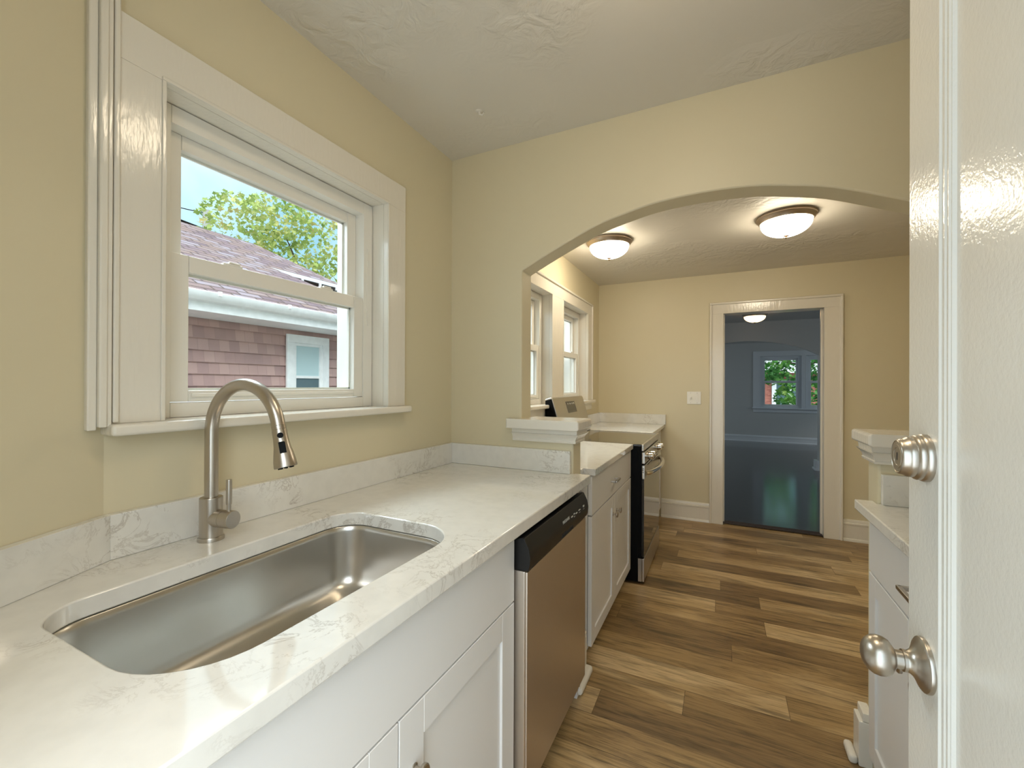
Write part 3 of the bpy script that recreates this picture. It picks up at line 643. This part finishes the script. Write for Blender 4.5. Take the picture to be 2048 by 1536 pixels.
b = B(); b.lathe([(.0, .012), (.0215, .012), (.0215, .0385), (.0208, .0387), (.0208, .0395), (.0215, .0397), (.0215, .066), (.0205, .0675), (0, .0675)], aim(h0, hd_), 48); hub = b.build('handle_hub', M['nickel'], fa)
lp = h0+hd_*.054
b = B(); b.tube([lp+Vector((0, 0, .018)), lp+Vector((0, 0, .038))], .0048, 20); b.tube([lp+Vector((0, 0, .036)), lp+Vector((0, 0, .040)), lp+Vector((0, 0, .096)), lp+Vector((0, 0, .0975))], .0066, 20, radii=[.0058, .0066, .0066, .0060]); b.build('lever', M['nickel'], hub)

# ------------------------------------------------------------------ dishwasher
dw = thing('dishwasher', 'stainless dishwasher with black control strip under the long counter', 'dishwasher', (-.82, 1.42, 0))
y0, y1 = 1.122, 1.716
b = B(); b.box(-1.10, -.545, y0+.004, y1-.004, .10, .868); b.build('body', M['rubber'], dw)
b = B(); b.box(-.545, -.503, y0, y1, .115, .766, .004, 3); b.box(-.505, -.497, y0+.004, y1-.004, .118, .763, .003, 2); b.build('door', M['steeldoor'], dw)
b = B(); b.prism([(-.575, .768), (-.494, .768), (-.489, .782), (-.487, .805), (-.492, .832), (-.506, .860), (-.515, .861), (-.540, .852), (-.575, .852)], 'y', y0, y1)
cp = b.build('control_panel', M['blackplastic'], dw, bevel=.001)
b = B(); b.box(-.4955, -.4868, 1.40, 1.52, .7745, .7885, .003, 2); b.build('latch_grip', M['rubber'], cp)
b = B(); b.box(-.60, -.56, y0+.01, y1-.01, .0, .10); b.build('toe_kick', M['rubber'], dw)
# printed name and button marks on the slanted strip
def text(body, size, loc, nrm_up, parent, mat):
    c = bpy.data.curves.new('printed_name', 'FONT'); c.body = body; c.size = size; c.extrude = .0002; c.align_x = 'CENTER'; c.align_y = 'CENTER'; c.materials.append(mat)
    o = bpy.data.objects.new('printed_name', c); COL.objects.link(o)
    xx = Vector((0, 1, 0)); yy = Vector(nrm_up).normalized(); zz = xx.cross(yy); mm = Matrix((xx, yy, zz)).transposed().to_4x4(); mm.translation = loc
    dg = bpy.context.evaluated_depsgraph_get(); me = bpy.data.meshes.new_from_object(o.evaluated_get(dg)); bpy.data.objects.remove(o)
    if not me.materials: me.materials.append(mat)
    o = bpy.data.objects.new('printed_name', me); COL.objects.link(o)
    o.matrix_world = mm; o.parent = parent; o.matrix_parent_inverse = Matrix.Identity(4) if parent.type != 'EMPTY' else parent.matrix_basis.inverted(); return o
tx = text('FRIGIDAIRE', .0145, (-.4893, 1.445, .824), (-.18, 0, 1), cp, M['label'])
Lc = Matrix.Translation(dw.location)
b = B()
for (yy, zz, wy, hz_) in ((1.510, .819, .016, .004), (1.536, .823, .012, .003), (1.536, .813, .012, .003), (1.562, .819, .016, .004), (1.600, .821, .018, .003), (1.600, .812, .014, .002), (1.655, .822, .014, .006), (1.655, .811, .018, .002)):
    b = B(); b.box(-.4905, -.4880, yy-wy/2, yy+wy/2, zz-hz_/2, zz+hz_/2); b.build('button_mark', M['label'], cp)
# white filler beside the dishwasher
b = B(); b.box(-.560, -.534, 1.722, 1.786, .0, .875, .002); b.box(-.534, -.529, 1.738, 1.750, .03, .875, .001)
tag(b.build('filler_strip', M['cab']), 'narrow white filler strip right of the dishwasher', 'filler strip')

# ------------------------------------------------------------------ range
rg = thing('range', 'freestanding electric stove with black sides and stainless front', 'stove', (-.80, 3.28, 0))
y0, y1 = 2.900, 3.660
b = B(); b.box(-1.13, -.490, y0, y1, .012, .896, .003); b.box(-.50, -.468, y0+.002, y1-.002, .17, .895); b.build('body', M['black'], rg)
for yy in (y0+.05, y1-.05):
    for xx in (-.53, -1.08): b = B(); b.box(xx-.02, xx+.02, yy-.02, yy+.02, 0, .013); b.build('foot', M['black'], rg)
b = B(); b.box(-1.075, -.470, y0+.001, y1-.001, .8965, .913, .004, 2); b.build('cooktop', M['blackgloss'], rg)
b = B(); b.box(-.4695, -.455, y0, y1, .868, .914, .004, 3); b.build('cooktop_trim', M['steel'], rg)
b = B(); b.box(-.4675, -.448, y0+.002, y1-.002, .786, .862, .004, 2); mp_ = b.build('control_panel', M['steel'], rg)
for yy in (3.00, 3.105, 3.455, 3.56):
    b = B(); b.lathe([(.021, 0), (.022, .003), (.022, .010), (.019, .012), (.0205, .0125), (.0205, .036), (.0185, .039), (0, .039)], aim((-.448, yy, .826), (1, 0, .12)), 36); kk = b.build('control_knob', M['chrome'], mp_)
    b = B(); b.lathe([(.0225, .0095), (.0235, .0105), (.0225, .0115)], aim((-.448, yy, .826), (1, 0, .12)), 36); b.build('knob_ring', M['black'], kk)
b = B(); b.box(-.467, -.452, y0+.002, y1-.002, .175, .684, .002); od = b.build('oven_door', M['blackgloss'], rg)
b = B(); b.box(-.467, -.449, y0+.002, y1-.002, .686, .776, .004, 2); bd = b.build('door_band', M['steel'], od)
for k in range(3): b = B(); b.box(-.462, -.454, y0+.0005, y0+.003, .752-.012*k, .757-.012*k); b.build('vent_slot', M['rubber'], bd)
for yy in (3.02, 3.16, 3.30, 3.44): b = B(); b.box(-.4495, -.4482, yy, yy+.10, .760, .765); b.build('vent_slot', M['rubber'], bd)
hp = []
for k in range(25):
    u = k/24; yy = y0+.035+(y1-y0-.07)*u; s_ = math.sin(PI*u); hp.append((-.449+.055*min(1, s_**.55*1.02), yy, .722))
b = B(); b.tube(hp, .0160, 16); b.build('door_handle', M['chrome'], bd)
b = B(); b.box(-.467, -.450, y0+.002, y1-.002, .016, .166, .004, 2); b.box(-.489, -.467, y0+.0005, y0+.012, .016, .166); b.build('storage_drawer', M['steel'], rg)
bg_ = B(); bg_.prism([(-1.150, .914), (-1.020, .914), (-1.050, 1.060), (-1.094, 1.204), (-1.105, 1.210), (-1.150, 1.196)], 'y', y0+.010, y1-.004); bgo = bg_.build('backguard', M['steel'], rg, bevel=.004, seg=3)
b = B(); b.prism([(-1.146, .92), (-1.030, .92), (-1.058, 1.06), (-1.101, 1.198), (-1.146, 1.186)], 'y', y0+.004, y0+.0105); b.build('side_panel', M['black'], bgo, label='black end panel')
def bgx(z): return -1.050+(z-1.060)*(-.044/.144)
b = B(); b.prism([(bgx(1.085)-.004, 1.085), (bgx(1.085)+.0015, 1.085), (bgx(1.172)+.0015, 1.172), (bgx(1.172)-.004, 1.172)], 'y', 3.165, 3.385); ds = b.build('display', M['blackgloss'], bgo)
for k, yy in enumerate((3.20, 3.25, 3.30, 3.345)): b = B(); b.prism([(bgx(1.150), 1.150), (bgx(1.150)+.0022, 1.150), (bgx(1.160)+.0022, 1.160), (bgx(1.160), 1.160)], 'y', yy, yy+.020); b.build('display_mark', M['label'], ds)

# ------------------------------------------------------------------ light switch
sw = thing('light_switch', 'white two-gang wall plate with one toggle beside the doorway', 'light switch', (-.238, YF0, 1.18))
b = B(); b.box(-.300, -.176, YF0-.006, YF0-.0005, 1.120, 1.242, .003, 3); pl = b.build('plate', M['plate'], sw)
b = B(); b.box(-.277, -.257, YF0-.0085, YF0-.006, 1.165, 1.197, .001); b.prism([(-.272, 1.176), (-.262, 1.176), (-.262, 1.190), (-.272, 1.190)], 'y', YF0-.018, YF0-.008); b.build('toggle', M['plate'], pl)
b = B(); b.box(-.221, -.199, YF0-.009, YF0-.006, 1.148, 1.214, .001); b.build('rocker', M['plate'], pl)
for x_ in (-.267, -.210):
    for z_ in (1.134, 1.228): b = B(); b.lathe([(.003, 0), (.0026, .0012), (0, .0014)], aim((x_, YF0-.006, z_), (0, -1, 0)), 14); b.build('plate_screw', M['nickel'], pl)
# plaster blob / hook on the near ceiling
b = B(); b.tube([(-.895, 1.520, 2.421), (-.893, 1.522, 2.408), (-.880, 1.520, 2.400), (-.868, 1.514, 2.404)], .004, 10, radii=[.007, .005, .004, .003]); b.lathe([(.016, 0), (.012, .003), (.0, .005)], aim((-.895, 1.520, 2.420), (0, 0, -1)), 18)
tag(b.build('ceiling_hook', M['ceiling']), 'small painted-over hook in the near ceiling', 'hook')

# ------------------------------------------------------------------ ceiling lamps
def lamp(label, glass, group):
    r = thing('ceiling_light', label, 'ceiling light', group=group)
    b = B(); b.lathe([(0, -.0005), (.150, -.0005), (.164, -.001), (.1655, -.006), (.161, -.010), (.1615, -.016), (.156, -.022), (.148, -.034), (.1455, -.041), (.140, -.041), (.138, -.034), (0, -.034)], None, 64); b.build('rim', M['bronzerim'], r, local=True)
    R = .139; pr = [(R, -.0415)]
    for k in range(1, 13): a = k*(PI/2)/12; pr.append((R*math.cos(a) if k < 12 else 0, -.0415-.082*math.sin(a)))
    b = B(); b.lathe(pr, None, 64); b.build('shade', glass, r, local=True, ang=80)
    b = B(); b.lathe([(.0, -.120), (.016, -.1225), (.0165, -.1250), (.010, -.1275), (.0055, -.130), (.0085, -.1335), (.0085, -.137), (.005, -.1405), (0, -.1415)], None, 28); b.build('finial', M['bronze'], r, local=True)
    return r
l0 = lamp('round frosted flush ceiling light above the corner counter, left of the pair', M['lampglass'], 'flush ceiling lights'); l0.location = (-.742, 3.14, ZF)
def lamp_copy(label, loc): c = copy_tree(l0); c.location = loc; c['label'] = label; return c
lamp_copy('round frosted flush ceiling light above the aisle, right of the pair', (.358, 3.142, ZF))
l2 = lamp_copy('round frosted flush ceiling light over the sink end of the room', (-.126, .945, ZN))
for ch in l2.children:
    if ch.name.startswith('shade'): ch.data = ch.data.copy(); ch.data.materials[0] = M['lampglass_near']
l3 = lamp('dimmer amber ceiling light glimpsed through the far doorway', M['lampglass_far'], 'flush ceiling lights'); l3.location = (.43, 7.12, 2.34)

# ------------------------------------------------------------------ outdoors
b = B(); b.box(-60, 60, -20, 60, -1.0, -.9); struct(b, 'ground', M['grass'], 'grey gravel yard around the houses', 'ground')
b = B(); b.box(-30, 30, 17, 22, -.9, -.88); struct(b, 'street', M['asphalt'], 'pale street in front of the living room window', 'street')
# own house: clapboard wing seen through the far kitchen windows
b = B(); z = -.9
while z < 3.4:
    b.prism([(5.02, z), (4.984, z), (5.008, z+.115), (5.02, z+.115)], 'x', -2.35, -1.42); z += .115
b.box(-2.35, -1.42, 5.02, 6.2, -.9, 3.4); b.box(-2.38, -2.33, 4.97, 5.03, -.9, 3.4); b.box(-1.62, -1.54, 4.965, 5.0, -.9, 3.4)
tag(b.build('house_wing', M['bluewhite'], smooth=False), 'pale blue clapboard wing outside the far kitchen windows', 'house wall')
# neighbour with shingle siding
nh = thing('neighbour_house', 'rose-brown shingled house with white gutter outside the sink window', 'house', (-7.5, 2.5, -.9))
b = B(); z = -.9; r_ = .128
while z < 2.2:
    b.prism([(-5.03, z), (-4.992, z), (-5.012, z+r_), (-5.03, z+r_)], 'y', -3.0, 5.95); z += r_
b.box(-10, -5.03, -3.0, 5.95, -.9, 2.2); b.build('wall', M['shingle'], nh, smooth=False)
b = B(); ez = 2.155
ez = 2.12; HY = 6.0; RX = -7.8; RZ = 2.16+3.35*.53
b.loft([[(-4.45, -4, ez), (-4.45, HY, ez), (-11.15, HY, ez), (-11.15, -4, ez)], [(-4.45, -4, 2.16), (-4.45, HY, 2.16), (-11.15, HY, 2.16), (-11.15, -4, 2.16)],
        [(RX+.01, -4, RZ), (RX+.01, HY-3.35, RZ), (RX-.01, HY-3.35, RZ), (RX-.01, -4, RZ)]]); b.build('roof', M['roof'], nh, smooth=False)
b = B(); b.box(-4.52, -4.495, -4, 6.0, 2.00, 2.119, .002); b.box(-4.99, -4.52, -4, 5.98, 2.00, 2.015); b.box(-4.99, -4.50, 5.985, 6.01, 2.00, 2.119)
b.build('fascia', M['gutter'], nh)
b = B(); b.prism([(-4.494, 2.185), (-4.395, 2.185), (-4.383, 2.176), (-4.39, 2.140), (-4.41, 2.115), (-4.43, 2.095), (-4.494, 2.085)], 'y', -4, 6.03)
for k in range(14): yy = -3.5+.75*k; b.box(-4.40, -4.376, yy, yy+.03, 2.15, 2.195)
b.build('gutter', M['gutter'], nh)
b = B(); x_ = -4.985
for (a, c, e, f) in ((3.655, 3.765, .75, 1.835), (4.195, 4.305, .75, 1.835), (3.655, 4.305, 1.835, 1.94)): b.box(x_, x_+.03, a, c, e, f, .003)
for (a, c, e, f) in ((3.765, 3.80, .8, 1.80), (4.16, 4.195, .8, 1.80), (3.765, 4.195, 1.80, 1.835), (3.80, 4.16, 1.375, 1.41)): b.box(x_-.01, x_+.012, a, c, e, f, .002)
wn = b.build('window', M['gutter'], nh)
b = B(); b.box(x_-.012, x_-.004, 3.80, 4.16, 1.41, 1.80); b.build('blind', M['blind'], wn); b = B(); b.box(x_-.012, x_-.004, 3.80, 4.16, .8, 1.375); b.build('pane', M['glassdark'], wn)
# raised rear section of the roof
b = B(); b.loft([[(-6.60, 1.0, 3.17), (-6.60, 6.10, 3.17), (-8.80, 6.10, 3.17), (-8.80, 1.0, 3.17)], [(-6.60, 1.0, 3.20), (-6.60, 6.10, 3.20), (-8.80, 6.10, 3.20), (-8.80, 1.0, 3.20)],
        [(-7.69, 1.0, 3.86), (-7.69, 5.0, 3.86), (-7.71, 5.0, 3.86), (-7.71, 1.0, 3.86)]]); b.build('rear_roof', M['roof'], nh, smooth=False)
b = B(); b.box(-6.615, -6.58, 3.0, 6.115, 3.135, 3.195)
for k in range(4): yy = 4.75+.37*k; b.box(-6.60, -6.57, yy, yy+.04, 3.08, 3.14)
b.build('rear_fascia', M['gutter'], nh); b = B(); b.box(-8.6, -6.95, 3.9, 5.97, 2.3, 3.12); b.box(-8.78, -6.617, 3.9, 6.09, 3.12, 3.165); b.build('rear_wall', M['darkwood'], nh)

def leaf_cloud(blobs, n, size, seed):
    rnd = random.Random(seed); bm = bmesh.new()
    for i in range(n):
        c, r = rnd.choice(blobs); 
        while True:
            q = Vector((rnd.uniform(-1, 1), rnd.uniform(-1, 1), rnd.uniform(-1, 1)))
            if q.length <= 1: break
        q = q.normalized()*(q.length**.45); p = Vector(c)+Vector((q.x*r[0], q.y*r[1], q.z*r[2]))
        s = size*rnd.uniform(.6, 1.3); e = Matrix.Rotation(rnd.uniform(0, 6.28), 3, 'Z') @ Matrix.Rotation(rnd.uniform(-1.2, 1.2), 3, 'X') @ Matrix.Rotation(rnd.uniform(-1, 1), 3, 'Y')
        pts_ = [(0, -.5), (.22, -.2), (.5, -.1), (.28, .1), (.3, .4), (0, .25), (-.05, .55), (-.3, .35), (-.26, .08), (-.5, -.05), (-.2, -.2)]
        vs = [bm.verts.new(p+e @ Vector((a*s, b_*s, .12*s*abs(a)))) for a, b_ in pts_[::1]]
        bm.faces.new(vs)
    return bm
def tree(name, label, base, trunk, branches, blobs, n, size, seed, mat):
    r = thing(name, label, 'tree', base)
    b = B(); b.tube(trunk[0], .1, 12, radii=trunk[1]); 
    b.build('trunk', M['bark'], r)
    for br_ in branches: b = B(); b.tube(br_[0], .05, 8, radii=br_[1]); b.build('branch', M['bark'], r)
    b = B(); b.bm.free(); b.bm = leaf_cloud(blobs, n, size, seed); b.build('foliage', mat, r, smooth=False)
    return r
# maple behind the neighbour's roof
Bl = [((-13.0, 8.0, 6.0), (1.0, 1.1, 1.0)), ((-13.0, 8.4, 4.9), (.9, .55, .7)), ((-13.0, 9.3, 6.6), (1.1, 1.1, .9)), ((-12.6, 10.4, 6.2), (1.1, 1.3, 1.1)), ((-12.4, 9.3, 4.7), (1.2, 1.6, .8)), ((-12.2, 11.5, 5.4), (1.1, 1.3, 1.1)), ((-11.8, 12.6, 4.8), (1.2, 1.4, 1.3)), ((-12.2, 11.0, 3.6), (1.0, 1.6, .8)), ((-13.0, 8.9, 4.1), (.8, .7, .6)), ((-11.5, 13.8, 4.2), (1.3, 1.6, 1.6)), ((-12.2, 12.4, 6.6), (1.1, 1.2, .9)), ((-11.8, 14.2, 6.2), (1.2, 1.4, 1.0))]
tree('maple_tree', 'yellow-green maple tree rising behind the neighbour roof', (-12.6, 11.0, -.9), ([(-12.6, 11.0, -.9), (-12.5, 11.0, 1.5), (-12.4, 10.9, 3.0), (-12.5, 10.8, 4.4)], [.22, .19, .15, .08]),
     [([(-12.4, 10.9, 2.6), (-12.7, 9.8, 3.8), (-12.9, 8.6, 4.8), (-13, 7.8, 5.4)], [.09, .06, .04, .015]), ([(-12.4, 10.9, 3.0), (-12.2, 11.6, 4.2), (-12.1, 12.2, 5.4)], [.08, .05, .02]), ([(-12.5, 10.8, 3.6), (-12.8, 10.0, 5.0), (-12.9, 9.4, 6.2)], [.07, .04, .015]), ([(-12.4, 10.9, 2.0), (-12, 12, 3.0), (-11.7, 13.2, 3.8)], [.09, .05, .02])],
     Bl, 7000, .165, 3, M['leaf'])
# utility pole with wires
px_, py_ = -15.1, 8.22
up = thing('utility_pole', 'weathered utility pole with sagging wires above the neighbour roof', 'utility pole', (px_, py_, -.9))
b = B(); b.tube([(px_, py_, -.9), (px_, py_, 6.95)], .13, 12, radii=[.17, .11]); b.build('pole', M['pole'], up)
b = B(); b.tube([(px_, py_, 6.3), (px_-.1, py_-.7, 6.4), (px_-.25, py_-.95, 6.7)], .035, 6); b.build('bracket', M['black'], up)
for (za, zb_) in ((6.85, 7.7), (6.25, 6.9), (5.9, 6.7)):
    b = B(); b.tube([(px_-.25*k, py_-1.0*k, za+(zb_-za)*k/4-.35*math.sin(PI*k/4)) for k in (0, .25, .5, .75, 1, 1.5, 2, 2.5, 3, 3.5, 4)], .015, 5); b.build('wire', M['black'], up)
# trees and house across the street, past the living room
Bl2 = [((1.4, 15.0, 2.3), (1.6, .8, 1.0)), ((3.2, 15.2, 2.4), (1.3, .8, 1.2)), ((.9, 15.2, 1.9), (1.0, .5, .6)), ((2.3, 15.0, 1.0), (.9, .6, .6)), ((3.5, 15.0, .8), (1.1, .7, .9)), ((.7, 14.9, .8), (.35, .4, .35)), ((1.6, 15.3, 3.0), (1.8, .8, .8))]
tree('maple_tree', 'leafy green street tree with a thick limb outside the living room', (4.2, 15.2, -.9), ([(4.2, 15.2, -.9), (4.1, 15.1, .8), (3.9, 15.1, 1.5), (3.0, 15.0, 2.2), (2.0, 15.0, 2.9)], [.26, .22, .17, .13, .09]),
     [([(3.0, 15.0, 2.2), (2.2, 15.1, 1.9), (1.4, 15.1, 2.1)], [.05, .03, .01]), ([(3.5, 15.0, 1.8), (2.6, 15.0, .9), (1.9, 15.0, .75)], [.04, .025, .01])], Bl2, 5200, .15, 11, M['leafgreen'])
ho = thing('brick_house', 'low red brick house with a white window across the street', 'house', (3.5, 27, -.9))
b = B(); b.box(-4, 12, 26, 32, -.9, 2.05); b.build('wall', M['brick'], ho)
b = B(); b.prism([(25.4, 2.05), (32.6, 2.05), (29, 3.6)], 'x', -4.5, 12.5); b.build('roof', M['asphalt'], ho)
b = B(); b.box(-4.5, 12.5, 25.35, 25.45, 1.95, 2.15); b.build('fascia', M['gutter'], ho)
b = B()
for (a, c, e, f) in ((2.35, 2.55, .1, 1.65), (3.05, 3.25, .1, 1.65), (3.75, 3.95, .1, 1.65), (2.35, 3.95, 1.5, 1.65), (2.35, 3.95, .0, .15)): b.box(a, c, 25.92, 26.0, e, f)
wo = b.build('window', M['gutter'], ho); b = B(); b.box(2.5, 3.8, 25.97, 25.99, .1, 1.6); b.build('pane', M['glassdark'], wo)
b = B(); b.lathe([(.0, 0), (.16, 0), (.235, .36), (.26, .36), (.26, .43), (.23, .43), (.21, .36), (0, .34)], Matrix.Translation((2.02, 17.6, .16)), 28)
pt = tag(b.build('planter', M['terracotta']), 'red clay planter on the porch wall outside', 'planter')
b = B(); b.box(-2, 6, 17.2, 18.0, -.9, .155); tag(b.build('porch_wall', M['gutter']), 'low pale porch wall outside the living room window', 'porch wall')
